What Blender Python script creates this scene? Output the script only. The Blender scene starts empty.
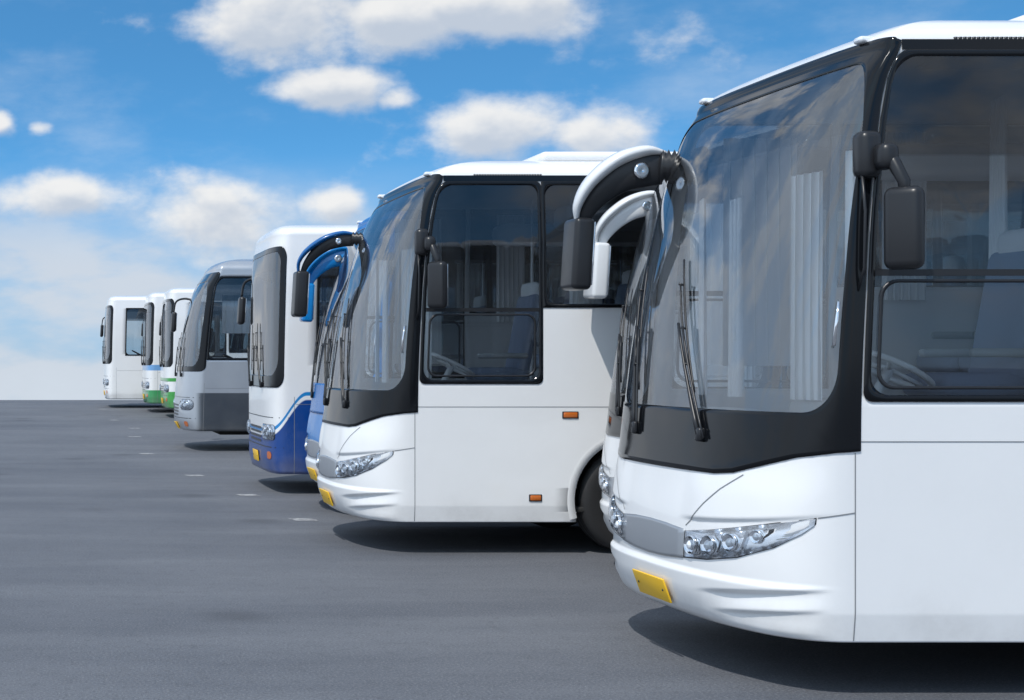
import bpy, bmesh, math, random
import numpy as np
from mathutils import Vector, Matrix
random.seed(3)
F=1520.0; CAMZ=1.79; XV=40.0; YV=360.0
scn=bpy.context.scene
# ------------------------------------------------------------------ materials
def mat_new(name):
    m=bpy.data.materials.new(name); m.use_nodes=True
    nt=m.node_tree; b=nt.nodes.get('Principled BSDF')
    return m,nt,b
def N(nt,t,**k):
    n=nt.nodes.new(t)
    for a,v in k.items(): setattr(n,a,v)
    return n
def simple(name,col,rough=.5,metal=0,coat=0,spec=.5):
    m,nt,b=mat_new(name)
    b.inputs['Base Color'].default_value=(*col,1); b.inputs['Roughness'].default_value=rough
    b.inputs['Metallic'].default_value=metal; b.inputs['Coat Weight'].default_value=coat
    b.inputs['Coat Roughness'].default_value=.04
    b.inputs['Specular IOR Level'].default_value=spec
    no=N(nt,'ShaderNodeTexNoise'); no.inputs['Scale'].default_value=7; no.inputs['Detail'].default_value=3
    tc=N(nt,'ShaderNodeTexCoord'); nt.links.new(tc.outputs['Object'],no.inputs['Vector'])
    mr=N(nt,'ShaderNodeMapRange'); mr.inputs['To Min'].default_value=rough*.8; mr.inputs['To Max'].default_value=min(1,rough*1.25)
    nt.links.new(no.outputs['Fac'],mr.inputs['Value']); nt.links.new(mr.outputs[0],b.inputs['Roughness'])
    return m
def mathn(nt,op,a,b=None,c=None,clamp=False):
    n=N(nt,'ShaderNodeMath',operation=op); n.use_clamp=clamp
    for i,v in enumerate((a,b,c)):
        if v is None: continue
        if isinstance(v,(int,float)): n.inputs[i].default_value=v
        else: nt.links.new(v,n.inputs[i])
    return n.outputs[0]
def smooth(nt,v,a,b,lo=0,hi=1):
    n=N(nt,'ShaderNodeMapRange',interpolation_type='SMOOTHSTEP'); nt.links.new(v,n.inputs['Value'])
    n.inputs['From Min'].default_value=a; n.inputs['From Max'].default_value=b
    n.inputs['To Min'].default_value=lo; n.inputs['To Max'].default_value=hi
    return n.outputs[0]
def mixc(nt,f,a,b,blend='MIX'):
    n=N(nt,'ShaderNodeMix',data_type='RGBA',blend_type=blend)
    if isinstance(f,(int,float)): n.inputs[0].default_value=f
    else: nt.links.new(f,n.inputs[0])
    for i,v in ((6,a),(7,b)):
        if isinstance(v,tuple): n.inputs[i].default_value=(*v,1)
        else: nt.links.new(v,n.inputs[i])
    return n.outputs[2]
def paint(name,base,livery=None,metal=0,rough=.28,coat=.6):
    m,nt,b=mat_new(name)
    tc=N(nt,'ShaderNodeTexCoord'); sp=N(nt,'ShaderNodeSeparateXYZ'); nt.links.new(tc.outputs['Object'],sp.inputs[0])
    x,y,z=sp.outputs
    col=mixc(nt,0.0,base,base)
    if livery: col=livery(nt,x,y,z,col)
    no=N(nt,'ShaderNodeTexNoise'); no.inputs['Scale'].default_value=2.2; no.inputs['Detail'].default_value=6; no.inputs['Roughness'].default_value=.65
    nt.links.new(tc.outputs['Object'],no.inputs['Vector'])
    low=smooth(nt,z,.25,.65,1,0)
    nn=smooth(nt,no.outputs['Fac'],.35,.75)
    f=mathn(nt,'ADD',mathn(nt,'MULTIPLY',mathn(nt,'MULTIPLY',low,nn),.28),mathn(nt,'MULTIPLY',nn,.04),clamp=True)
    col=mixc(nt,f,col,(.30,.28,.26))
    nt.links.new(col,b.inputs['Base Color'])
    b.inputs['Metallic'].default_value=metal
    b.inputs['Coat Weight'].default_value=coat; b.inputs['Coat Roughness'].default_value=.04
    nt.links.new(smooth(nt,no.outputs['Fac'],.3,.7,rough,rough+.15),b.inputs['Roughness'])
    n2=N(nt,'ShaderNodeTexNoise'); n2.inputs['Scale'].default_value=1.3; n2.inputs['Detail'].default_value=1
    nt.links.new(tc.outputs['Object'],n2.inputs['Vector'])
    bp=N(nt,'ShaderNodeBump'); bp.inputs['Strength'].default_value=.1; bp.inputs['Distance'].default_value=.03
    nt.links.new(n2.outputs['Fac'],bp.inputs['Height']); nt.links.new(bp.outputs[0],b.inputs['Coat Normal'])
    return m
def glass(name,tint,ior,haze,bump=0.0,grad=None,refl=(.95,.97,1)):
    m=bpy.data.materials.new(name); m.use_nodes=True; nt=m.node_tree; nt.nodes.clear()
    out=N(nt,'ShaderNodeOutputMaterial'); tr=N(nt,'ShaderNodeBsdfTransparent'); tr.inputs[0].default_value=(*tint,1)
    gl=N(nt,'ShaderNodeBsdfGlossy'); gl.inputs['Roughness'].default_value=0; gl.inputs[0].default_value=(*refl,1)
    df=N(nt,'ShaderNodeBsdfDiffuse'); df.inputs[0].default_value=(.68,.70,.72,1)
    fr=N(nt,'ShaderNodeFresnel'); fr.inputs['IOR'].default_value=ior
    tc=N(nt,'ShaderNodeTexCoord'); no=N(nt,'ShaderNodeTexNoise'); no.inputs['Scale'].default_value=1; no.inputs['Detail'].default_value=4
    mp=N(nt,'ShaderNodeMapping'); mp.inputs['Scale'].default_value=(1,3.2,.35); nt.links.new(tc.outputs['Object'],mp.inputs[0]); nt.links.new(mp.outputs[0],no.inputs['Vector'])
    hz=smooth(nt,no.outputs['Fac'],.42,.66,haze*.15,haze)
    if grad:
        sp=N(nt,'ShaderNodeSeparateXYZ'); nt.links.new(tc.outputs['Object'],sp.inputs[0])
        nt.links.new(mixc(nt,smooth(nt,sp.outputs[2],grad[0],grad[0]+.02),tint,grad[1]),tr.inputs[0])
    if bump:
        n2=N(nt,'ShaderNodeTexNoise'); n2.inputs['Scale'].default_value=.8; n2.inputs['Detail'].default_value=0
        nt.links.new(tc.outputs['Object'],n2.inputs['Vector'])
        bp=N(nt,'ShaderNodeBump'); bp.inputs['Strength'].default_value=bump; bp.inputs['Distance'].default_value=.02
        nt.links.new(n2.outputs['Fac'],bp.inputs['Height']); nt.links.new(bp.outputs[0],gl.inputs['Normal'])
    m1=N(nt,'ShaderNodeMixShader'); nt.links.new(hz,m1.inputs[0]); nt.links.new(tr.outputs[0],m1.inputs[1]); nt.links.new(df.outputs[0],m1.inputs[2])
    m2=N(nt,'ShaderNodeMixShader'); nt.links.new(fr.outputs[0],m2.inputs[0]); nt.links.new(m1.outputs[0],m2.inputs[1]); nt.links.new(gl.outputs[0],m2.inputs[2])
    nt.links.new(m2.outputs[0],out.inputs[0])
    return m
BLACK=simple('gloss_black',(.006,.007,.009),.10,0,0,.30)
RUBBER=simple('rubber',(.02,.02,.021),.6)
DARK=simple('dark_plastic',(.018,.019,.022),.32,0,0,.4)
UNDER=simple('underbody',(.02,.02,.02),.9)
GREY=simple('interior_grey',(.42,.43,.44),.7)
LIGHTIN=simple('interior_light',(.80,.80,.80),.7)
SEATM=simple('seat_cloth',(.26,.31,.42),.9)
CURT=simple('curtain_cloth',(.90,.90,.90),.9)
CHROME=simple('chrome',(.85,.86,.88),.08,1)
REFL=simple('reflector',(.88,.90,.93),.16,.8)
SILV=simple('silver_band',(.34,.36,.39),.35,.5,.3)
RIM=simple('rim_paint',(.45,.46,.48),.4,.5)
ORANGE=simple('orange_lens',(.55,.13,.015),.25,0,.5)
YEL=simple('plate_yellow',(.85,.50,.02),.45)
GAP=simple('panel_gap',(.22,.23,.24),.7)
MIRG=simple('mirror_glass',(.8,.82,.85),.02,1)
LAMPG=simple('lamp_lens',(.9,.92,.95),.05,.3,.8)
FLOORM=simple('floor_vinyl',(.30,.30,.31),.6)
WSG=glass('windscreen_glass',(.94,.98,1.0),2.0,.06,0,(2.98,(.42,.50,.55)))
SWG=glass('tinted_glass',(.76,.80,.82),1.6,.02,.1,(2.86,(.20,.22,.24)))
LENS=glass('headlight_cover',(.97,.98,.99),1.45,.01)
# ------------------------------------------------------------------ helpers
def link(o,parent=None):
    scn.collection.objects.link(o)
    if parent is not None: o.parent=parent
    return o
def mesh_obj(name,verts,faces,mats,parent=None,smooth_=True,fm=None):
    me=bpy.data.meshes.new(name); me.from_pydata([tuple(v) for v in verts],[],[tuple(f) for f in faces])
    for m in (mats if isinstance(mats,(list,tuple)) else [mats]): me.materials.append(m)
    if smooth_: me.polygons.foreach_set('use_smooth',[True]*len(me.polygons))
    if fm is not None: me.polygons.foreach_set('material_index',fm)
    me.update()
    return link(bpy.data.objects.new(name,me),parent)
class MB:
    def __init__(s): s.v=[];s.f=[];s.m=[]
    def add(s,v,f,m=0):
        o=len(s.v); s.v+= [tuple(p) for p in v]; s.f+=[tuple(i+o for i in q) for q in f]; s.m+=[m]*len(f)
    def box(s,c,size,bev=.01,m=0,rot=None,seg=2):
        bm=bmesh.new(); bmesh.ops.create_cube(bm,size=1)
        for v in bm.verts: v.co=Vector((v.co.x*size[0],v.co.y*size[1],v.co.z*size[2]))
        if bev>0: bmesh.ops.bevel(bm,geom=bm.edges[:],offset=min(bev,min(size)*.45),segments=seg,affect='EDGES',profile=.5)
        R=rot.to_matrix() if rot is not None else Matrix.Identity(3)
        bm.verts.index_update()
        v=[R@q.co+Vector(c) for q in bm.verts]; f=[[w.index for w in q.verts] for q in bm.faces]
        bm.free(); s.add(v,f,m)
    def tube(s,pts,rad,m=0,seg=12,flat=1.0):
        P=[Vector(p) for p in pts]
        if not isinstance(rad,(list,tuple)): rad=[rad]*len(P)
        v=[];f=[];prev=None
        for i,p in enumerate(P):
            t=(P[min(i+1,len(P)-1)]-P[max(i-1,0)]).normalized()
            up=prev if prev is not None else (Vector((0,0,1)) if abs(t.z)<.9 else Vector((0,1,0)))
            n=(up-t*up.dot(t)).normalized(); b=t.cross(n); prev=n
            for k in range(seg):
                a=2*math.pi*k/seg
                v.append(p+n*math.cos(a)*rad[i]+b*math.sin(a)*rad[i]*flat)
        for i in range(len(P)-1):
            for k in range(seg):
                k2=(k+1)%seg
                f.append((i*seg+k,i*seg+k2,(i+1)*seg+k2,(i+1)*seg+k))
        f.append(tuple(range(seg))[::-1]); f.append(tuple((len(P)-1)*seg+k for k in range(seg)))
        s.add(v,f,m)
    def lathe(s,prof,c=(0,0,0),seg=48,m=0,axis='y'):
        v=[];f=[];n=len(prof)
        for k in range(seg):
            a=2*math.pi*k/seg
            for r,h in prof:
                if axis=='y': v.append((c[0]+r*math.cos(a),c[1]+h,c[2]+r*math.sin(a)))
                else: v.append((c[0]+h,c[1]+r*math.cos(a),c[2]+r*math.sin(a)))
        for k in range(seg):
            k2=(k+1)%seg
            for i in range(n-1): f.append((k*n+i,k2*n+i,k2*n+i+1,k*n+i+1))
        s.add(v,f,m)
    def obj(s,name,mats,parent=None,smooth_=True):
        return mesh_obj(name,s.v,s.f,mats,parent,smooth_,s.m)
def spline(pts,rad,n=24):
    P=np.array([list(p)+[r] for p,r in zip(pts,rad)],float); Q=np.vstack([2*P[0]-P[1],P,2*P[-1]-P[-2]]); out=[]
    m=len(P)-1
    for k in range(n+1):
        x=k/n*m; i=min(int(x),m-1); t=x-i; a,b,c,d=Q[i:i+4]
        out.append(.5*((2*b)+(-a+c)*t+(2*a-5*b+4*c-d)*t*t+(-a+3*b-3*c+d)*t**3))
    out=np.array(out); return [tuple(o[:3]) for o in out],[max(.003,o[3]) for o in out]
def hermite(xs,ys):
    xs=np.array(xs,float);ys=np.array(ys,float);d=np.diff(ys)/np.diff(xs);m=np.zeros(len(xs))
    m[0]=d[0];m[-1]=d[-1]
    for i in range(1,len(xs)-1):
        m[i]=0 if d[i-1]*d[i]<=0 else 2*d[i-1]*d[i]/(d[i-1]+d[i])
    def f(x):
        x=np.clip(x,xs[0],xs[-1]); i=np.clip(np.searchsorted(xs,x,side='right')-1,0,len(xs)-2)
        h=xs[i+1]-xs[i];t=(x-xs[i])/h
        return ((2*t**3-3*t**2+1)*ys[i]+(t**3-2*t**2+t)*h*m[i]+(-2*t**3+3*t**2)*ys[i+1]+(t**3-t**2)*h*m[i+1])
    return f
def sst(x,a,b):
    t=np.clip((x-a)/(b-a),0,1); return t*t*(3-2*t)
class Surf:
    def __init__(s,P):
        s.P=P; s.pf=hermite(*zip(*P['prof'])); s.uf=hermite(*zip(*P['us'])); s.usr=P['us'][0][1]
        s.zs=3.45; s.rh=P.get('rh',.22)
        th=np.linspace(0,math.pi/2,800); n=P['n']
        t=np.sin(th)**(2/n); w=np.cos(th)**(2/n)
        d=np.hypot(np.diff(t)*1.25,np.diff(w)*max(.35,s.usr-.02)); L=np.concatenate([[0],np.cumsum(d)]); s.arc=L[-1]; s.L=L/L[-1]; s.t=t; s.w=w
    def __call__(s,a,h):
        a=np.asarray(a,float); h=np.asarray(h,float); a,h=np.broadcast_arrays(a,h)
        e=np.clip(h-s.zs,0,1); ang=e*math.pi/2; m=2.5
        wr=np.cos(ang)**(2/m); wr=np.where(e>=1,0.0,wr)
        hh=np.minimum(h,s.zs)
        z=hh+s.rh*np.sin(ang)**(2/m)
        ins=np.interp(hh,[.25,.45,2.2,2.8,3.45],[.025,0,0,.012,.06])
        hw=(1.25-ins)*wr
        p=s.pf(hh)+s.P.get('kr',.9)*(1-wr); us=s.uf(hh)+s.P.get('kr',.9)*(1-wr)
        aa=np.abs(a); t=np.interp(np.minimum(aa,1),s.L,s.t); w=np.interp(np.minimum(aa,1),s.L,s.w)
        u=p+(us-p)*(1-w)
        fade=1.15+4*np.clip(e*3,0,1)
        ub=s.usr+(aa-1)+(us-s.usr)*np.clip(1-(aa-1)/fade,0,1)
        u=np.where(aa>1,ub,u)
        y=-np.sign(a)*t*hw
        if s.P.get('sculpt'):
            k=np.clip((1-aa)*7,0,1)
            d=.022*(1-sst(h,.565,.60))*sst(h,.28,.34)
            zc=.37+.17*aa
            d-= .032*sst(aa,.36,.60)*(1-sst(aa,.87,.97))*sst(h,zc-.09,zc+.034)*(1-sst(h,zc+.034,zc+.060))
            d-= .024*sst(aa,.42,.62)*(1-sst(aa,.85,.95))*sst(h,zc-.19,zc-.076)*(1-sst(h,zc-.076,zc-.05))
            d+= .018*sst(h,.855+.12*aa**2,.88+.12*aa**2)*(1-sst(h,1.02,1.25))*sst(aa,.24,.40)
            u=u-d*k
        return np.stack([u,y,z],-1)
    def nrm(s,a,h):
        e=1e-3
        da=s(np.asarray(a)+e,h)-s(np.asarray(a)-e,h); dh=s(a,np.asarray(h)+e)-s(a,np.asarray(h)-e)
        n=np.cross(da,dh); return n/np.maximum(np.linalg.norm(n,axis=-1,keepdims=True),1e-9)
    def at(s,a,h,off=0):
        return s(a,h)+s.nrm(a,h)*np.asarray(off)[...,None] if np.ndim(off) else s(a,h)+s.nrm(a,h)*off
def rr(a0,a1,z0,z1,r,ra=None,k=6,rt=None,rat=None):
    ra=ra or r; rt=rt or r; rat=rat or ra; pts=[]
    for cx,cz,st,A,B in ((a1-ra,z0+r,-90,ra,r),(a1-rat,z1-rt,0,rat,rt),(a0+rat,z1-rt,90,rat,rt),(a0+ra,z0+r,180,ra,r)):
        for i in range(k+1):
            t=math.radians(st+90*i/k); pts.append((cx+A*math.cos(t),cz+B*math.sin(t)))
    return pts
def polar(poly,c,th):
    P=np.array(poly)-np.array(c); Q=np.roll(P,-1,0); out=[]
    for t in th:
        d=np.array([math.cos(t),math.sin(t)]); e=Q-P
        den=d[0]*e[:,1]-d[1]*e[:,0]; den=np.where(np.abs(den)<1e-12,1e-12,den)
        r=(P[:,0]*e[:,1]-P[:,1]*e[:,0])/den; k=(P[:,0]*d[1]-P[:,1]*d[0])/den
        ok=(r>0)&(k>=-1e-6)&(k<=1+1e-6); out.append(r[ok].max() if ok.any() else 0)
    return np.array(out)
def patch(name,S,outer,mat,parent,inner=None,off=.005,rings=3,bulge=0,nth=72,thick=0):
    c=np.mean([[min(p[0] for p in outer),min(p[1] for p in outer)],[max(p[0] for p in outer),max(p[1] for p in outer)]],0)
    if inner is not None: c=np.mean([[min(p[0] for p in inner),min(p[1] for p in inner)],[max(p[0] for p in inner),max(p[1] for p in inner)]],0)
    th=list(np.linspace(-math.pi,math.pi,nth,endpoint=False))
    for pl in (outer,inner or []):
        th+= [math.atan2(p[1]-c[1],p[0]-c[0]) for p in pl]
    th=np.unique(np.round(np.array(th),5)); n=len(th)
    ro=polar(outer,c,th); ri=polar(inner,c,th) if inner is not None else np.zeros(n)
    rows=[];offs=[]
    k0=0 if inner is not None else 1
    for k in range(k0,rings+1):
        q=k/rings; r=ri+(ro-ri)*q
        rows.append(np.stack([c[0]+r*np.cos(th),c[1]+r*np.sin(th)],-1)); offs.append(np.full(n,off+bulge*(1-q**4)))
    A=np.concatenate(rows); O=np.concatenate(offs)
    V=list(S.at(A[:,0],A[:,1],O)); faces=[]
    for k in range(len(rows)-1):
        for i in range(n):
            j=(i+1)%n; faces.append((k*n+i,(k+1)*n+i,(k+1)*n+j,k*n+j))
    if inner is None:
        V.append(S.at(np.array([c[0]]),np.array([c[1]]),np.array([off+bulge]))[0]); ci=len(V)-1
        for i in range(n): faces.append((ci,i,(i+1)%n))
    o=mesh_obj(name,V,faces,mat,parent)
    if thick:
        sm=o.modifiers.new('s','SOLIDIFY'); sm.thickness=thick; sm.offset=-1
    return o
def strip(mb,S,pts,width,off,m=0,sub=10):
    P=[]
    for i in range(len(pts)-1):
        for k in range(sub): 
            t=k/sub; P.append((pts[i][0]*(1-t)+pts[i+1][0]*t,pts[i][1]*(1-t)+pts[i+1][1]*t))
    P.append(pts[-1]); P=np.array(P); C=S.at(P[:,0],P[:,1],off); Nn=S.nrm(P[:,0],P[:,1])
    T=np.gradient(C,axis=0); B=np.cross(Nn,T); B/=np.maximum(np.linalg.norm(B,axis=1,keepdims=True),1e-9)
    V=[];f=[]
    for i in range(len(P)): V+= [C[i]-B[i]*width/2,C[i]+B[i]*width/2]
    for i in range(len(P)-1): f.append((2*i,2*i+2,2*i+3,2*i+1))
    mb.add(V,f,m)
# ------------------------------------------------------------------ bus
def body_shell(S,P,parent,mat):
    L=P['L']; aend=L-S.usr+1
    holes=P['holes']; wh=P['wheels']
    cols=list(np.linspace(-1,1,121)); pts=set()
    x=1.0
    while x<aend:
        near=any(abs((x-1+S.usr)-w)<.75 for w in wh)
        x+= .045 if near else .16
        pts.add(round(min(x,aend),4))
    pts.add(aend)
    cols+= list(pts)+[-p for p in pts]
    rows=list(np.arange(P['z0'],1.0,.0085 if P.get('sculpt') else .045))+list(np.arange(1.0,1.3,.03))+list(np.arange(1.3,3.45,.08))+[3.45]
    rows+= list(3.45+np.array([.01,.03,.06,.1,.15,.2,.27,.34,.42,.5,.6,.7,.8,.9,1.0]))
    for h in holes: cols+=[h[0],h[1]]; rows+=[h[2],h[3]]
    def uniq(v,keep,eps):
        v=sorted(set(round(x,4) for x in v)); keep=set(round(k,4) for k in keep); out=[]
        for x in v:
            if out and x-out[-1]<eps:
                if x in keep and out[-1] not in keep: out[-1]=x
                elif x in keep: out.append(x)
                continue
            out.append(x)
        return np.array(out)
    ck=[h[0] for h in holes]+[h[1] for h in holes]+[aend,-aend]; rk=[h[2] for h in holes]+[h[3] for h in holes]+[3.45,P['z0'],4.45]
    cols=uniq(cols,ck,.009); rows=uniq(rows,rk,.006)
    A,H=np.meshgrid(cols,rows); V=S(A,H); nc=len(cols); nr=len(rows)
    ca=(cols[:-1]+cols[1:])/2; rh=(rows[:-1]+rows[1:])/2
    CA,RH=np.meshgrid(ca,rh); keep=np.ones_like(CA,bool)
    for h in holes: keep&=~((CA>h[0])&(CA<h[1])&(RH>h[2])&(RH<h[3]))
    U=S.usr+np.abs(CA)-1
    for w in wh: keep&=~((np.abs(CA)>1)&(np.hypot(U-w,RH-.5)<.585))
    faces=[]
    for i,j in zip(*np.nonzero(keep)):
        a=i*nc+j; faces.append((a,a+1,a+1+nc,a+nc))
    VV=[tuple(p) for p in V.reshape(-1,3)]
    cap=[i*nc+nc-1 for i in range(nr)]+[i*nc for i in range(nr-2,-1,-1)]
    faces.append(tuple(cap))
    o=mesh_obj('body',VV,faces,[mat,LIGHTIN],parent)
    o.data.polygons[len(faces)-1].use_smooth=False
    bm=bmesh.new(); bm.from_mesh(o.data)
    bmesh.ops.delete(bm,geom=[v for v in bm.verts if not v.link_faces],context='VERTS')
    bm.to_mesh(o.data); bm.free()
    sm=o.modifiers.new('thickness','SOLIDIFY'); sm.thickness=.03; sm.offset=-1; sm.material_offset=1; sm.material_offset_rim=0
    return o
_wheel={}
def wheel(parent,u,y,side):
    if 'tyre' not in _wheel:
        mb=MB(); mb.lathe([(.27,.02),(.30,.01),(.40,-.005),(.455,0),(.488,.02),(.5,.05),(.5,.09),(.493,.095),(.493,.10),(.5,.105),(.5,.17),(.493,.175),(.493,.18),(.5,.185),(.5,.24),(.48,.27),(.30,.28)])
        t=mb.obj('tyre',RUBBER); _wheel['tyre']=t.data; bpy.data.objects.remove(t)
        mb=MB(); mb.lathe([(.285,.01),(.27,.0),(.26,.03),(.25,.10),(.20,.13),(.17,.10),(.155,.05),(.14,.045),(.09,.045),(.085,-.01),(.06,-.025),(0,-.027)])
        for k in range(10):
            a=2*math.pi*k/10; c=(.12*math.cos(a),.03,.12*math.sin(a)); mb.lathe([(0.0001,-.0),(.014,0),(.016,.02)],c,8)
        for k in range(8):
            a=2*math.pi*(k+.5)/8; c=(.215*math.cos(a),.108,.215*math.sin(a)); mb.lathe([(0.0001,-.001),(.026,-.001),(.028,.012)],c,12,1)
        t=mb.obj('rim',[RIM,UNDER]); _wheel['rim']=t.data; bpy.data.objects.remove(t)
    e=link(bpy.data.objects.new('wheel',None),parent); e.location=(u,y,.5)
    if side>0: e.rotation_euler=(0,0,math.pi)
    for k in ('tyre','rim'): link(bpy.data.objects.new(k,_wheel[k]),e)
_seat={}
def seat(parent,x,y,z):
    if 's' not in _seat:
        mb=MB()
        mb.box((.25,0,.42),(.5,.46,.14),.05); mb.box((.50,0,.80),(.13,.46,.78),.06,rot=Matrix.Rotation(.18,3,'Y').to_euler())
        mb.box((.575,0,1.17),(.12,.34,.26),.05,m=2); mb.box((.25,0,.18),(.3,.3,.36),.02,m=1)
        for s in (-1,1): mb.box((.3,s*.24,.60),(.34,.05,.05),.02,m=1)
        o=mb.obj('seat',[SEATM,GREY,CURT]); _seat['s']=o.data; bpy.data.objects.remove(o)
    o=link(bpy.data.objects.new('seat',_seat['s']),parent); o.location=(x,y,z)
def curtain(parent,x0,x1,y,z0,z1,y1=None,folds=6):
    n=60; v=[];f=[]; y1=y if y1 is None else y1
    for i in range(n+1):
        t=i/n; x=x0+(x1-x0)*t; yc=y+(y1-y)*t; a=t*math.pi*2*folds
        v+=[(x+.018*math.sin(a),yc+.018*math.cos(a*1.03),z0),(x+.014*math.sin(a),yc+.012*math.sin(a+.5),z1)]
    for i in range(n): f.append((2*i,2*i+2,2*i+3,2*i+1))
    mesh_obj('curtain',v,f,CURT,parent)
def add_window(bus,S,g,border,gm,bar=None,near=True):
    a0,a1,z0,z1=g
    if not near: a0,a1=-a1,-a0
    e=patch('window',S,rr(a0-.012,a1+.012,z0-.012,z1+.012,.11),gm,bus,off=.003,rings=5,nth=40)
    patch('frame',S,rr(a0-border,a1+border,z0-border,z1+border,.006 if not bar else .05),BLACK,e,inner=rr(a0,a1,z0,z1,.10),off=.008,rings=2,nth=40,thick=.004)
    if bar:
        mb=MB(); strip(mb,S,[(a0,bar),(a1,bar)],.035,.012,sub=6)
        mb.obj('glazing_bar',DARK,e)
        s=.03
        patch('opening_pane_frame',S,rr(a0+s,a1-s,z0+s,bar-.035,.09),DARK,e,inner=rr(a0+s+.018,a1-s-.018,z0+s+.018,bar-.053,.08),off=.013,rings=1,nth=40,thick=.004)
def headlight(bus,S,out,sgn,lamps):
    pl=[(a*sgn,z) for a,z in out]
    if sgn<0: pl=pl[::-1]
    e=patch('headlight',S,pl,REFL,bus,off=.004,rings=3,nth=60)
    cx=sum(p[0] for p in pl)/len(pl); cz=sum(p[1] for p in pl)/len(pl)
    patch('headlight_bezel',S,[(cx+(a-cx)*1.02,cz+(z-cz)*1.05) for a,z in pl],DARK,e,off=.0025,rings=2,nth=60)
    for a,z,r in lamps:
        c=S.at(a*sgn,z,.006); n=S.nrm(a*sgn,z); q=Vector(n).to_track_quat('X','Z').to_matrix()
        sub=MB(); sub.lathe([(r,.0),(r*1.02,.014),(r*.95,.018),(r*.80,.004),(r*.5,.008),(0.0001,.010)],(0,0,0),24,0,'x')
        sub.lathe([(r*.50,.006),(r*.46,.016),(r*.3,.023),(0.0001,.026)],(0,0,0),20,1,'x')
        sub.v=[tuple(q@Vector(v)+Vector(c)) for v in sub.v]
        sub.obj('lamp',[CHROME,LAMPG],e)
    for i in range(len(lamps)-1):
        a=(lamps[i][0]+lamps[i+1][0])/2*sgn; z=(lamps[i][1]+lamps[i+1][1])/2
        mb=MB(); strip(mb,S,[(a,z-.05),(a+.02*sgn,z+.05)],.018,.014,sub=3); mb.obj('reflector_fin',CHROME,e)
    patch('lens_cover',S,pl,LENS,e,off=.008,rings=8,bulge=.026,nth=60)
def wiper(bus,S,p0,p1,b0,b1):
    mb=MB()
    A=np.linspace(p0[0],p1[0],8);H=np.linspace(p0[1],p1[1],8);C=S.at(A,H,np.linspace(.03,.055,8))
    mb.tube(list(C),[.016,.015,.013,.011,.010,.009,.009,.009],seg=8)
    c=S.at(p0[0],p0[1],.02); mb.box(tuple(c),(.045,.06,.08),.014)
    C2=S.at(A+.035,H-.02,np.linspace(.028,.05,8)); mb.tube(list(C2),.007,seg=6)
    A=np.linspace(b0[0],b1[0],16);H=np.linspace(b0[1],b1[1],16)
    mb.tube(list(S.at(A,H,np.full(16,.022))),.010,seg=6,flat=.6)
    mb.tube(list(S.at(A[3:-3],H[3:-3],np.full(10,.045))),.006,seg=6)
    for k in (3,7,12): mb.tube([S.at(A[k],H[k],.02),S.at(A[k],H[k],.055)],.007,seg=6)
    mb.obj('wiper',DARK,bus)
def far_mirror(bus,arm,cover,housing,dx=0,dz=0,th=1.0,reach=1.0):
    """ear-shaped forward mirror on the kerb side (y>0): broad flattened shell tapering to the head"""
    e=link(bpy.data.objects.new('mirror',None),bus)
    U=lambda u: .74-(.74-u)*reach+dx
    mb=MB(); pts=[];rad=[]
    for i in range(15): pts.append((U(.80-.0175*i),1.13+.006*i,3.105+dz+.001*i)); rad.append((.122 if i%2 else .084)*th)
    mb.tube(pts,rad,0,16,.75)
    mb.box((U(.79),1.10,3.11+dz),(.07,.14,.26*th),.03,0,seg=3)
    p,r=spline([(U(.58),1.22,3.11+dz),(U(.46),1.24,3.11+dz),(U(.32),1.27,3.065+dz),(U(.20),1.31,2.965+dz),(U(.12),1.35,2.85+dz),(U(.08),1.38,2.74+dz)],[.112*th,.128*th,.115*th,.088*th,.062*th,.042*th],26)
    mb.tube(p,r,1,18,.40)
    mb.lathe([(.050*th,-.0),(.056*th,-.015),(.040*th,-.02),(.0001,-.012)],(U(.42),1.185,3.09+dz),20,2)
    mb.tube([(U(.07),1.38,2.76+dz),(U(.07),1.40,2.50+dz)],.020,0,8)
    mb.obj('mirror_arm',[DARK,arm,CHROME],e)
    mb=MB(); k=(1-th)*.13
    p,r=spline([(U(.60),1.22,3.215+dz-k),(U(.46),1.24,3.23+dz-k),(U(.28),1.27,3.17+dz-k),(U(.12),1.31,3.03+dz-k*.6),(U(.045),1.35,2.88+dz),(U(.04),1.37,2.76+dz)],[.016,.042*th,.050*th,.046*th,.034*th,.014],28)
    mb.tube(p,r,0,16,2.3)
    mb.obj('arm_cover',[cover],e)
    R=Matrix.Rotation(.06,3,'Y').to_euler(); cx=U(.065)
    mb=MB(); mb.box((cx,1.42,2.53+dz),(.14,.27,.50),.035,0,rot=R,seg=4); mb.obj('mirror_housing',[housing],e)
    mb=MB(); mb.box((cx+.072,1.42,2.53+dz),(.012,.23,.44),.004,0,rot=R); mb.obj('mirror_glass',[MIRG],e)
def slim_mirror(bus,dx=0,z=2.95):
    e=link(bpy.data.objects.new('mirror',None),bus)
    mb=MB(); p,r=spline([(.40+dx,1.12,z),(.20+dx,1.24,z+.06),(.02+dx,1.32,z+.0),(-.03+dx,1.34,z-.22)],[.022,.022,.02,.018],14)
    mb.tube(p,r,0,8); mb.obj('mirror_arm',[DARK],e)
    R=Matrix.Rotation(.06,3,'Y').to_euler()
    mb=MB(); mb.box((-.03+dx,1.35,z-.42),(.10,.22,.42),.045,0,rot=R,seg=3); mb.obj('mirror_housing',[DARK],e)
    mb=MB(); mb.box((.023+dx,1.35,z-.42),(.010,.18,.36),.004,0,rot=R); mb.obj('mirror_glass',[MIRG],e)
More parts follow.
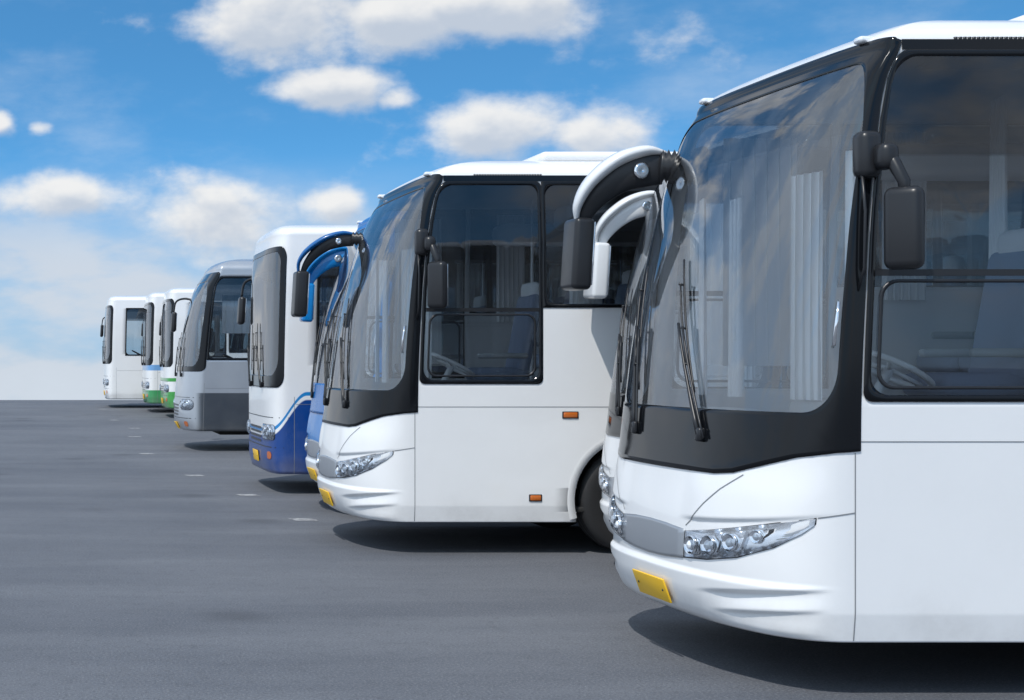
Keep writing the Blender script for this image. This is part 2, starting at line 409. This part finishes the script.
def near_mirror(bus,S,u=.745,z=2.47,w=.155,h=.43,y=-1.42):
    e=link(bpy.data.objects.new('mirror',None),bus)
    mb=MB()
    mb.box((u-.10,-1.25,z+.40),(.12,.12,.25),.04,seg=3)
    mb.box((u-.05,-1.34,z+.38),(.10,.12,.14),.04,seg=3)
    mb.tube([(u-.05,-1.32,z+.42),(u-.03,-1.38,z+.34),(u,y,z+.24),(u,y,z+.12)],[.034,.034,.03,.022],0,10)
    mb.tube([(u-.14,-1.27,z+.34),(u-.135,-1.30,z+.1),(u-.14,-1.30,z-.2),(u-.15,-1.25,z-.32)],.008,0,8)
    mb.obj('mirror_arm',[DARK],e)
    R=Matrix.Rotation(math.radians(42),3,'Z').to_euler()
    mb=MB(); mb.box((u,y,z),(.10,w*1.2,h),.045,0,rot=R,seg=4); mb.obj('mirror_housing',[DARK],e)
    d=Matrix.Rotation(math.radians(42),3,'Z')@Vector((.053,0,0))
    mb=MB(); mb.box((u+d.x,y+d.y,z),(.008,w*1.0,h*.87),.003,0,rot=R); mb.obj('mirror_glass',[MIRG],e)

COACH=dict(n=2.5,z0=.30,L=11.6,kr=1.6,sculpt=True,rh=.27,
  prof=[(.25,.13),(.30,.10),(.38,.05),(.5,.012),(.65,0),(.85,.012),(1.1,.045),(1.5,.10),(2.0,.18),(2.5,.30),(3.0,.47),(3.3,.62),(3.45,.73)],
  us=[(.25,.583),(1.4,.583),(2.4,.62),(3.1,.70),(3.3,.75),(3.45,.83)],wheels=[2.62,8.7])
BOXY=dict(n=4.2,z0=.27,L=11,kr=.40,rh=.20,
  prof=[(.25,.05),(.5,0),(1.4,.0),(2.2,.015),(2.9,.035),(3.3,.07),(3.45,.10)],
  us=[(.25,.33),(1.4,.33),(3.45,.38)],wheels=[2.6,8.2])
ROUND=dict(n=2.4,z0=.38,L=11,kr=1.0,rh=.28,
  prof=[(.35,.10),(.6,0),(.9,.01),(1.3,.04),(2.0,.13),(2.6,.25),(3.1,.40),(3.45,.62)],
  us=[(.35,.42),(1.4,.45),(2.4,.53),(3.1,.62),(3.45,.80)],wheels=[2.6,8.2])

def make_bus(kind,X0,Y,Z,paintm,label,arm=None,cover=None,housing=None,opt=None):
    opt=opt or {}
    P=dict({'coach':COACH,'boxy':BOXY,'round':ROUND}[kind]); P['wheels']=list(P['wheels'])
    S=Surf(P)
    bus=bpy.data.objects.new('bus',None); scn.collection.objects.link(bus)
    bus.location=(X0,Y+1.25,Z); bus['label']=label; bus['category']='bus'; bus['group']='buses parked side by side in a row'
    aend=P['L']-S.usr+1
    if kind=='coach':
        ws=(-.925,.925,1.51,3.39); dw=(1.075,2.14,1.605,3.40); pz=(2.305,3.40); a=2.21; pitch=1.47; wm=.035
    elif kind=='boxy':
        ws=(-.84,.84,1.58,3.24); dw=(1.32,2.3,1.72,3.18); pz=(1.85,3.18); a=2.45; pitch=1.45; wm=.04
    else:
        ws=(-.90,.90,1.62,3.25); dw=(1.06,2.25,1.78,3.30); pz=(2.05,3.30); a=2.36; pitch=1.45; wm=.04
    wins=[(dw,True)]
    while a+pitch<aend-.25:
        wins.append(((a,a+pitch-2*wm-.004,pz[0],pz[1]),False)); a+=pitch
    holes=[(ws[0]-.02,ws[1]+.02,ws[2]-.02,ws[3]+.02)]
    for g,_ in wins:
        holes+= [(g[0]-.012,g[1]+.012,g[2]-.012,g[3]+.012),(-g[1]-.012,-g[0]+.012,g[2]-.012,g[3]+.012)]
    P['holes']=holes
    body=body_shell(S,P,bus,paintm)
    if kind=='boxy': rt=dict(rt=.16,rat=.08)
    else: rt=dict(rt=.46,rat=.22)
    wsi=rr(ws[0],ws[1],ws[2],ws[3],.24,.12,12,**rt); wso=rr(ws[0]-.015,ws[1]+.015,ws[2]-.015,ws[3]+.015,.22,.11,12,**rt)
    wsc=patch('windscreen',S,wso,WSG,bus,off=.003,rings=26,nth=160)
    if kind=='coach':
        outer=[(-1.027,1.31),(-.93,1.30),(-.80,1.27),(-.66,1.21),(-.55,1.165),(-.45,1.15),(.45,1.15),(.55,1.165),(.66,1.21),(.80,1.27),(.93,1.30),(1.027,1.31),
               (1.034,3.43),(1.03,3.50),(.97,3.53),(.8,3.545),(.5,3.55),(-.5,3.55),(-.8,3.545),(-.97,3.53),(-1.03,3.50),(-1.034,3.43)]
    elif kind=='boxy': outer=rr(ws[0]-.06,ws[1]+.06,ws[2]-.16,ws[3]+.07,.16,.08,8)
    else: outer=rr(-1.015,1.015,ws[2]-.10,3.42,.12,.10,8)
    patch('windscreen_surround',S,outer,opt.get('surround',BLACK),wsc,inner=wsi,off=.008,rings=12,nth=200,thick=.004)
    for near in (True,False):
        for g,drv in wins:
            add_window(bus,S,g,wm,SWG,bar=(2.25 if kind=='coach' else None) if drv else None,near=near)
    mb=MB()
    for s in (1,-1):
        strip(mb,S,[(s*1.0,P['z0']+.01),(s*1.0,1.30)],.006,.0025,sub=40)
        strip(mb,S,[(s*1.02,1.36 if kind=='coach' else 1.2),(s*(aend-.1),1.36 if kind=='coach' else 1.2)],.005,.0025,sub=40)
    if kind=='coach':
        for s in (1,-1):
            strip(mb,S,[(s*.30,.835),(s*.36,.90),(s*.42,.98),(s*.50,1.07),(s*.60,1.16)],.006,.0028,sub=5)
            strip(mb,S,[(s*.88,.955),(s*.998,.985)],.006,.0028,sub=6)
    mb.obj('panel_gap',GAP,body)
    if kind=='coach':
        # black drip strip carrying the pillar colour back above the side windows
        for s in (1,-1):
            mb=MB(); strip(mb,S,[(s*1.036,3.465),(s*(aend-.4),3.465)],.055,.006,sub=60); mb.obj('cantrail_strip',BLACK,body)
        out=[(.305,.655),(.45,.670),(.60,.708),(.74,.782),(.83,.865),(.868,.915),(.872,.950),(.74,.912),(.6,.870),(.45,.832),(.305,.805)]
        for s in (1,-1): headlight(bus,S,out,s,[(.355,.730,.054),(.46,.748,.054),(.57,.782,.048),(.68,.832,.036)])
        band=[(-.298,.645),(-.15,.628),(0,.622),(.15,.628),(.298,.645),(.298,.812),(.15,.828),(0,.833),(-.15,.828),(-.298,.812)]
        patch('grille_band',S,band,SILV,bus,off=.006,rings=6,nth=60,thick=.004)
        wiper(bus,S,(.34,1.36),(.08,2.0),(.26,1.60),(-.06,2.40)); wiper(bus,S,(-.26,1.36),(-.38,2.0),(-.28,1.60),(-.50,2.40))
        far_mirror(bus,arm,cover,housing,opt.get('mx',0),opt.get('mz',0),opt.get('th',1),opt.get('reach',1)); near_mirror(bus,S)
        mb=MB()
        mb.tube([S.at(.90,1.86,.0),S.at(.90,1.87,.05),S.at(.902,1.98,.055),S.at(.905,2.09,.05),S.at(.905,2.10,.0)],.009,0,8)
        mb.obj('grab_handle',CHROME,bus)
        pz_=.43
        for s in (1,-1):
            c=S.at(s*.70,3.575,.010); mb=MB(); mb.box(tuple(c),(.09,.08,.04),.018,seg=3); mb.obj('marker_light',LAMPG,bus)
        mb=MB()
        for k in range(26):
            c=S.at(1.36+k*.028,3.515,.002); mb.box(tuple(c),(.016,.012,.02),.0)
        mb.obj('vent',[DARK],body)
    else:
        out=rr(.42,.80,.72,.92,.05,.04) if kind=='boxy' else rr(.45,.86,.78,.98,.08,.1)
        for s in (1,-1): headlight(bus,S,out,s,[(.52,.82 if kind=='boxy' else .88,.07),(.68,.82 if kind=='boxy' else .88,.07)])
        wiper(bus,S,(.40,1.45),(.2,2.0),(.2,1.65),(.12,2.3)); wiper(bus,S,(-.30,1.45),(-.4,2.0),(-.4,1.65),(-.42,2.3))
        slim_mirror(bus,dx=opt.get('mx',0))
        mb=MB()
        for s in (-1,1):
            strip(mb,S,[(0,.62),(s*.9,.62)],.012,.003); strip(mb,S,[(0,1.02),(s*.95,1.02)],.01,.003)
        for zk in (.68,.74,.80,.86): strip(mb,S,[(-.34,zk),(.34,zk)],.03,.004)
        mb.obj('grille',DARK,body)
        pz_=.46
        for s in (1,-1):
            patch('fog_lamp',S,rr(*sorted((s*.62,s*.74)),.46,.56,.04,.04),ORANGE if s>0 else LAMPG,bus,off=.006,rings=2,nth=20)
    c=S.at(0,pz_,.014); n=S.nrm(0,pz_); ang=math.atan2(n[2],-n[0]); yo=-.05
    mb=MB(); mb.box((c[0],yo,c[2]),(.012,.46,.15),.004,0,rot=Matrix.Rotation(ang,3,'Y').to_euler())
    for yy in (-.18,.18): mb.box((c[0]-.007,yy+yo,c[2]),(.006,.014,.014),.002,1)
    mb.obj('license_plate',[YEL,DARK],bus)
    for (u,z) in ((2.01,1.285),(1.69,.524),(5.4,1.285),(4.6,.524),(7.0,.524)):
        mb=MB(); mb.box((u,-1.256,z),(.13 if z>1 else .10,.02,.05),.010,0); mb.box((u,-1.252,z),(.15 if z>1 else .12,.014,.066),.006,1)
        mb.obj('side_marker_light',[ORANGE,DARK],bus)
    for w in P['wheels']:
        for s in (-1,1):
            wheel(bus,w,s*1.20,s)
            A=[math.radians(t) for t in np.linspace(-16,196,48)]
            v=[];f=[];fm=[]
            for t in A:
                for r,yy in ((.575,1.262),(.64,1.256),):
                    v.append((w+r*math.cos(t),s*yy,.5+r*math.sin(t)))
                v.append((w+.565*math.cos(t),s*1.20,.5+.565*math.sin(t))); v.append((w+.60*math.cos(t),s*.75,.5+.60*math.sin(t)))
            for i in range(len(A)-1):
                b=i*4
                f.append((b,b+4,b+5,b+1)); fm.append(0)
                f.append((b+2,b+6,b+4,b)); fm.append(0)
                f.append((b+3,b+7,b+6,b+2)); fm.append(1)
            ci=len(v); v.append((w,s*.75,.4))
            for i in range(len(A)-1): f.append((ci,i*4+3,i*4+7)); fm.append(1)
            mesh_obj('wheel_arch',v,f,[paintm,UNDER],body,True,fm)
    mb=MB(); L=P['L']
    mb.box(((L+.45)/2,0,.41),(L-.65,2.38,.05),.01)
    for w in P['wheels']: mb.tube([(w,-1.1,.5),(w,1.1,.5)],.09,0,10)
    mb.box((1.4,0,.34),(1.2,1.2,.12),.03); mb.box((5.5,0,.33),(3.0,1.7,.12),.03)
    mb.obj('underbody',UNDER,bus)
    zt=3.45+S.rh
    def unit(c,s):
        mb=MB(); mb.box(c,s,.05,0,seg=4); mb.obj('roof_unit',paintm,bus)
    if kind=='coach': unit((4.0,0,zt+.0),(4.2,1.6,.10)); unit((9.2,0,zt),(1.6,1.2,.12))
    elif not opt.get('noac'): unit((5.0,0,zt+.03),(2.6,1.5,.16))
    # interior
    mb=MB(); mb.box((L/2+.35,0,1.20),(L-.9,2.40,.06),.0); mb.obj('floor',FLOORM,bus)
    mb=MB(); mb.box((.72,0,1.32),(.44,2.05,.22),.06,0,seg=3); mb.box((.86,-.62,1.47),(.30,.75,.20),.06,0,seg=3)
    mb.box((.62,.3,1.45),(.20,.5,.08),.03,1); mb.obj('dashboard',[GREY,LIGHTIN],bus)
    mb=MB(); R=Matrix.Rotation(math.radians(-62),3,'Y'); ring=[]
    c0=Vector((1.08,-.68,1.74))
    for k in range(25):
        t=2*math.pi*k/24; ring.append(c0+R@Vector((0,.23*math.cos(t),.23*math.sin(t))))
    mb.tube(ring,.018,0,8); mb.tube([c0,c0+Vector((-.18,0,-.35))],.03,0,8)
    for k in range(3):
        t=2*math.pi*k/3+.5; mb.tube([c0,c0+R@Vector((0,.22*math.cos(t),.22*math.sin(t)))],.014,0,6)
    mb.obj('steering_wheel',LIGHTIN if kind=='coach' else DARK,bus)
    seat(bus,1.26,-.68,1.23)
    if kind=='coach':
        for i in range(6):
            for y in (-.98,-.50,.50,.98): seat(bus,2.3+i*.85,y,1.36)
        for s in (-1,1):
            curtain(bus,2.05,2.35,s*1.13,2.2,3.35)
        curtain(bus,.95,1.45,1.10,1.75,3.30)
        curtain(bus,.66,.72,-.42,1.56,2.86,-.66,4)  # cloths behind the windscreen, added to catch sun as pale vertical streaks
        curtain(bus,.72,.80,-.90,1.56,2.94,-1.02,2)
        curtain(bus,.66,.66,.20,1.56,2.80,.36,3)
        curtain(bus,.68,.74,.78,1.56,2.86,.98,3)
        curtain(bus,1.95,2.05,-.35,1.5,3.35,-.05)
        for s in (-1,1):
            mb=MB(); mb.box((4.8,s*.98,3.12),(5.6,.40,.22),.06,seg=3); mb.obj('luggage_rack',LIGHTIN,bus)
    else:
        for i in range(4):
            for y in (-.8,.8): seat(bus,2.2+i*.85,y,1.30)
        if opt.get('curt'): curtain(bus,.80,1.70,-1.14,2.25,2.98)
    return bus,S
# ------------------------------------------------------------------ liveries
WHITE=paint('white_paint',(.82,.82,.82))
def liv_blue(nt,x,y,z,c):
    zb=mathn(nt,'ADD',mathn(nt,'MULTIPLY',smooth(nt,x,.0,.50),.50),.76)
    f=smooth(nt,mathn(nt,'SUBTRACT',z,zb),-.012,.012,1,0); c=mixc(nt,f,c,(.0,.045,.23))
    f2=mathn(nt,'MULTIPLY',smooth(nt,mathn(nt,'SUBTRACT',z,zb),.05,.06),smooth(nt,mathn(nt,'SUBTRACT',z,zb),.10,.11,1,0))
    return mixc(nt,f2,c,(.01,.22,.55))
def liv_green(nt,x,y,z,c):
    c=mixc(nt,smooth(nt,z,.72,.74,1,0),c,(.05,.32,.06))
    f=mathn(nt,'MULTIPLY',smooth(nt,z,1.0,1.02),smooth(nt,z,1.10,1.12,1,0)); return mixc(nt,f,c,(.05,.32,.06))
def liv_bluegreen(nt,x,y,z,c):
    c=mixc(nt,smooth(nt,z,.66,.68,1,0),c,(.04,.30,.10))
    f=mathn(nt,'MULTIPLY',smooth(nt,z,1.25,1.27),smooth(nt,z,1.42,1.44,1,0)); return mixc(nt,f,c,(.15,.35,.65))
def liv_silver(nt,x,y,z,c):
    return mixc(nt,mathn(nt,'MULTIPLY',smooth(nt,z,1.10,1.12,1,0),smooth(nt,x,.26,.40)),c,(.08,.092,.108))
def liv_bw(nt,x,y,z,c):
    return mixc(nt,smooth(nt,z,.80,.82,1,0),c,(.78,.80,.82))
BLUEP=paint('blue_paint',(.0,.17,.50),liv_bw,coat=.3)
BLUEF=simple('blue_pillar',(.0,.13,.42),.25)
WB=paint('white_blue_paint',(.80,.80,.80),liv_blue,coat=.4)
WG=paint('white_green_paint',(.80,.80,.80),liv_green)
WBG=paint('white_blue_green_paint',(.80,.80,.80),liv_bluegreen)
SILVP=paint('silver_paint',(.42,.45,.49),liv_silver,metal=.45,rough=.28)
COVW=simple('mirror_cover_white',(.74,.75,.76),.2,0,.6)
COVB=simple('mirror_cover_blue',(.0,.19,.52),.2,0,.5)
COVD=simple('mirror_cover_deep_blue',(.0,.10,.32),.2,0,.6)
def gz(Y): return max(0,(Y-25)*.01)
make_bus('coach',3.707,8.0,0,WHITE,'white touring coach with black windscreen surround on the asphalt',DARK,COVW,DARK)
make_bus('coach',4.74,11.0,0,WHITE,'white coach tucked close beside another white coach',COVW,COVW,COVW,opt=dict(mx=.20,mz=.06,th=.78))
make_bus('coach',2.857,13.95,0,WHITE,'white coach with black pillars and yellow plate',DARK,COVD,DARK,opt=dict(mx=-.04,th=.62,reach=1.06,mz=-.02))
make_bus('coach',3.27,17.0,0,BLUEP,'bright blue coach with blue mirror arms beside white coach',COVB,COVB,COVB,opt=dict(mx=.12,th=.9,surround=BLUEF))
make_bus('boxy',3.05,20.2,0,WB,'boxy white bus with dark blue lower swoosh')
make_bus('round',2.69,29.0,gz(30),SILVP,'silver grey bus with rounded roof and dark skirt',opt=dict(curt=True,mx=.12))
make_bus('boxy',3.48,42.0,gz(43),WG,'white bus with green skirt and green stripe',opt=dict(noac=True,mx=.1))
make_bus('boxy',3.19,45.5,gz(46.5),WBG,'white bus with blue stripe and green skirt',opt=dict(noac=True,mx=.1))
make_bus('boxy',2.13,49.0,gz(50),WHITE,'plain white bus at the end of the row',opt=dict(mx=0))
# ------------------------------------------------------------------ ground
m,nt,b=mat_new('asphalt')
tc=N(nt,'ShaderNodeTexCoord')
def noise(scale,detail=4,rough=.6,vec=None,stretch=None):
    n=N(nt,'ShaderNodeTexNoise'); n.inputs['Scale'].default_value=scale; n.inputs['Detail'].default_value=detail; n.inputs['Roughness'].default_value=rough
    if stretch:
        mp=N(nt,'ShaderNodeMapping'); mp.inputs['Scale'].default_value=stretch; nt.links.new(tc.outputs['Object'],mp.inputs[0]); nt.links.new(mp.outputs[0],n.inputs['Vector'])
    else: nt.links.new(tc.outputs['Object'],n.inputs['Vector'])
    return n.outputs['Fac']
big=noise(.22,4,.6); streak=noise(1.0,5,.62,stretch=(.16,.8,1)); fine=noise(60,3,.8); mid=noise(9,5,.7); st2=noise(1.0,4,.6,stretch=(.5,2.0,1))
c=mixc(nt,smooth(nt,big,.3,.7),(.088,.095,.112),(.130,.137,.154))
c=mixc(nt,smooth(nt,streak,.42,.70,0,.5),c,(.172,.180,.196))
c=mixc(nt,smooth(nt,st2,.50,.76,0,.28),c,(.070,.074,.086))
c=mixc(nt,smooth(nt,mid,.48,.75,0,.5),c,(.065,.068,.077))
c=mixc(nt,smooth(nt,fine,.52,.70,0,.7),c,(.27,.27,.275))
c=mixc(nt,smooth(nt,fine,.34,.48,.6,0),c,(.04,.04,.045))
vo=N(nt,'ShaderNodeTexVoronoi'); vo.inputs['Scale'].default_value=.55; nt.links.new(tc.outputs['Object'],vo.inputs['Vector'])
c=mixc(nt,smooth(nt,vo.outputs['Distance'],.02,.22,.45,0),c,(.045,.045,.05))
nt.links.new(c,b.inputs['Base Color']); b.inputs['Roughness'].default_value=.7; b.inputs['Specular IOR Level'].default_value=.4
bp=N(nt,'ShaderNodeBump'); bp.inputs['Strength'].default_value=.6; bp.inputs['Distance'].default_value=.01
nt.links.new(fine,bp.inputs['Height']); nt.links.new(bp.outputs[0],b.inputs['Normal'])
ys=[-400,-20,0,25,56.2,60,90,400]; zs=[0,0,0,0,.312,.08,-1.6,-25]
xs=[-600,-20,0,20,600]; v=[];f=[]
for y,z in zip(ys,zs):
    for x in xs: v.append((x,y,z))
for i in range(len(ys)-1):
    for j in range(len(xs)-1):
        a=i*len(xs)+j; f.append((a,a+1,a+1+len(xs),a+len(xs)))
g=mesh_obj('ground',v,f,m,None,False); g['kind']='structure'
m,nt,b=mat_new('worn_paint'); tc=N(nt,'ShaderNodeTexCoord')
n=N(nt,'ShaderNodeTexNoise'); n.inputs['Scale'].default_value=14; n.inputs['Detail'].default_value=8; nt.links.new(tc.outputs['Object'],n.inputs['Vector'])
nt.links.new(mixc(nt,smooth(nt,n.outputs['Fac'],.4,.6),(.17,.17,.18),(.42,.42,.42)),b.inputs['Base Color']); b.inputs['Roughness'].default_value=.8
for X,Y in ((2.65,20.0),(2.85,16.9),(2.3,23.4),(1.9,28.3),(2.0,33.6),(2.2,37.0),(1.9,41.0),(1.9,48.0)):
    z=gz(Y)+.004
    o=mesh_obj('road_marking',[(X,Y,z),(X+.26,Y,z),(X+.20,Y+.25,z+(.0025 if Y>25 else 0)),(X-.06,Y+.25,z+(.0025 if Y>25 else 0))],[(0,1,2,3)],m,None,False); o['kind']='structure'
# ------------------------------------------------------------------ world
sun_dir=Vector((-.50,-.62,1.18)).normalized()
el=math.asin(sun_dir.z); az=math.atan2(sun_dir.x,sun_dir.y)
w=bpy.data.worlds.new('World'); scn.world=w; w.use_nodes=True; nt=w.node_tree; nt.nodes.clear()
out=N(nt,'ShaderNodeOutputWorld'); bg=N(nt,'ShaderNodeBackground'); bg.inputs['Strength'].default_value=.1
nt.links.new(bg.outputs[0],out.inputs[0])
tc=N(nt,'ShaderNodeTexCoord'); sp=N(nt,'ShaderNodeSeparateXYZ'); nt.links.new(tc.outputs['Generated'],sp.inputs[0]); dx,dy,dz=sp.outputs
AZ=mathn(nt,'ARCTAN2',dx,dy); EL=mathn(nt,'ARCSINE',dz)
cb=N(nt,'ShaderNodeCombineXYZ'); nt.links.new(dx,cb.inputs[0]); nt.links.new(dy,cb.inputs[1])
nt.links.new(mathn(nt,'ADD',mathn(nt,'MULTIPLY',mathn(nt,'MAXIMUM',mathn(nt,'ADD',dz,.03),0),2.4),.03),cb.inputs[2])
nm=N(nt,'ShaderNodeVectorMath',operation='NORMALIZE'); nt.links.new(cb.outputs[0],nm.inputs[0])
sky=N(nt,'ShaderNodeTexSky',sky_type='NISHITA'); sky.sun_disc=False; sky.sun_elevation=el; sky.sun_rotation=az; sky.air_density=1.0; sky.dust_density=.5; sky.ozone_density=2.0
nt.links.new(nm.outputs[0],sky.inputs[0])
skyc=mixc(nt,1.0,sky.outputs[0],(.80,1.75,2.05),'MULTIPLY')
def px(x,y):
    a=math.atan((x-XV)/F); return a,math.atan((YV-y)/F*math.cos(a))
blobs=[(290,18,98,40,1.08),(400,20,90,34,1.05),(480,8,110,32,1.05),(335,88,64,20,.95),(395,96,26,13,.7),(505,130,90,31,1.08),(590,132,78,26,1.02),(60,196,76,24,.98),(224,216,64,40,1.0),(335,204,36,21,.92),(0,122,16,13,.85),(40,128,13,8,.55),(690,40,150,28,.40)]
def nz(vec,scale,detail,rough=.56):
    n=N(nt,'ShaderNodeTexNoise'); n.inputs['Scale'].default_value=scale; n.inputs['Detail'].default_value=detail; n.inputs['Roughness'].default_value=rough; nt.links.new(vec,n.inputs['Vector']); return n.outputs['Fac']
def comb(a,e,k=1.5):
    cv=N(nt,'ShaderNodeCombineXYZ'); nt.links.new(a,cv.inputs[0]); nt.links.new(mathn(nt,'MULTIPLY',e,k),cv.inputs[1]); return cv.outputs[0]
def blobsum(azs,els):
    tot=None
    for (bx,by,rx,ry,s) in blobs:
        a0,e0=px(bx,by); ra=rx/F*math.cos(a0)**2; re=ry/F*math.cos(a0)
        u=mathn(nt,'MULTIPLY_ADD',azs,1/ra,-a0/ra); v=mathn(nt,'MULTIPLY_ADD',els,1/re,-e0/re)
        q=mathn(nt,'MULTIPLY_ADD',u,u,mathn(nt,'MULTIPLY',v,v))
        gq=mathn(nt,'MULTIPLY',mathn(nt,'EXPONENT',mathn(nt,'MULTIPLY',q,-.75)),s)
        tot=gq if tot is None else mathn(nt,'MAXIMUM',tot,gq)
    return tot
cv=comb(AZ,EL)
side=mathn(nt,'MAXIMUM',smooth(nt,AZ,-.12,-.03,1,0),mathn(nt,'MAXIMUM',smooth(nt,AZ,.62,.72),smooth(nt,EL,.34,.5)))
gen=mathn(nt,'MULTIPLY',mathn(nt,'MULTIPLY',smooth(nt,nz(cv,2.6,3),.38,.60),side),1.0)
n1=nz(cv,17,8,.56)
D=mathn(nt,'MULTIPLY_ADD',mathn(nt,'SUBTRACT',n1,.5),1.6,mathn(nt,'MAXIMUM',blobsum(AZ,EL),gen))
A2=mathn(nt,'ADD',AZ,-.004); E2=mathn(nt,'ADD',EL,.010)
n2=nz(comb(A2,E2),17,4)
D2=mathn(nt,'MULTIPLY_ADD',mathn(nt,'SUBTRACT',n2,.5),1.6,mathn(nt,'MAXIMUM',blobsum(A2,E2),gen))
alpha=smooth(nt,D,.26,.86)
shade=smooth(nt,mathn(nt,'SUBTRACT',D2,mathn(nt,'MULTIPLY',D,.35)),.10,.80)
ccol=mixc(nt,shade,(9.2,9.1,8.9),(5.6,6.2,7.1))
hz=smooth(nt,EL,-.03,.15,.95,0)
skyc=mixc(nt,hz,skyc,(3.3,5.3,7.4))
soft=nz(comb(AZ,EL,2.6),8.5,6,.52)
env=mathn(nt,'MULTIPLY',smooth(nt,EL,.055,.135,1,0),smooth(nt,AZ,.12,.30,1,.35))
bank=mathn(nt,'MULTIPLY',smooth(nt,soft,.36,.56),env)
skyc=mixc(nt,mathn(nt,'MULTIPLY',env,.45),skyc,(5.0,5.9,7.1))
skyc=mixc(nt,mathn(nt,'MULTIPLY',bank,.85),skyc,(6.5,7.0,7.7))
wisp=mathn(nt,'MULTIPLY',smooth(nt,nz(comb(AZ,EL,2.2),4.5,7,.60),.46,.76),.38)
skyc=mixc(nt,wisp,skyc,(6.9,7.8,8.8))
fin=mixc(nt,mathn(nt,'MULTIPLY',alpha,.93),skyc,ccol)
# added brightening of the unseen sunward sky, for brighter windscreen reflections
refl_boost=mathn(nt,'MULTIPLY',smooth(nt,AZ,-.75,-.12,1,0),smooth(nt,EL,.5,1.1,.50,.12))
fin=mixc(nt,refl_boost,fin,(10.5,12.5,15.0))
nt.links.new(fin,bg.inputs[0])
sd=bpy.data.lights.new('sun','SUN'); sd.energy=3.2; sd.angle=math.radians(.6); sd.color=(1,.965,.91)
so=link(bpy.data.objects.new('sun',sd)); so.rotation_euler=sun_dir.to_track_quat('Z','Y').to_euler(); so.location=(-10,-10,20)
# ------------------------------------------------------------------ camera
cd=bpy.data.cameras.new('camera'); cam=link(bpy.data.objects.new('camera',cd)); cam.location=(0,0,CAMZ); cam.rotation_euler=(math.radians(90),0,0)
cd.sensor_width=36; cd.lens=F/1024*36; cd.shift_x=(512-XV)/1024; cd.shift_y=(YV-350)/1024; cd.clip_end=3000; cd.clip_start=.05
scn.camera=cam
scn.view_settings.view_transform='Standard'; scn.view_settings.look='None'; scn.view_settings.exposure=0
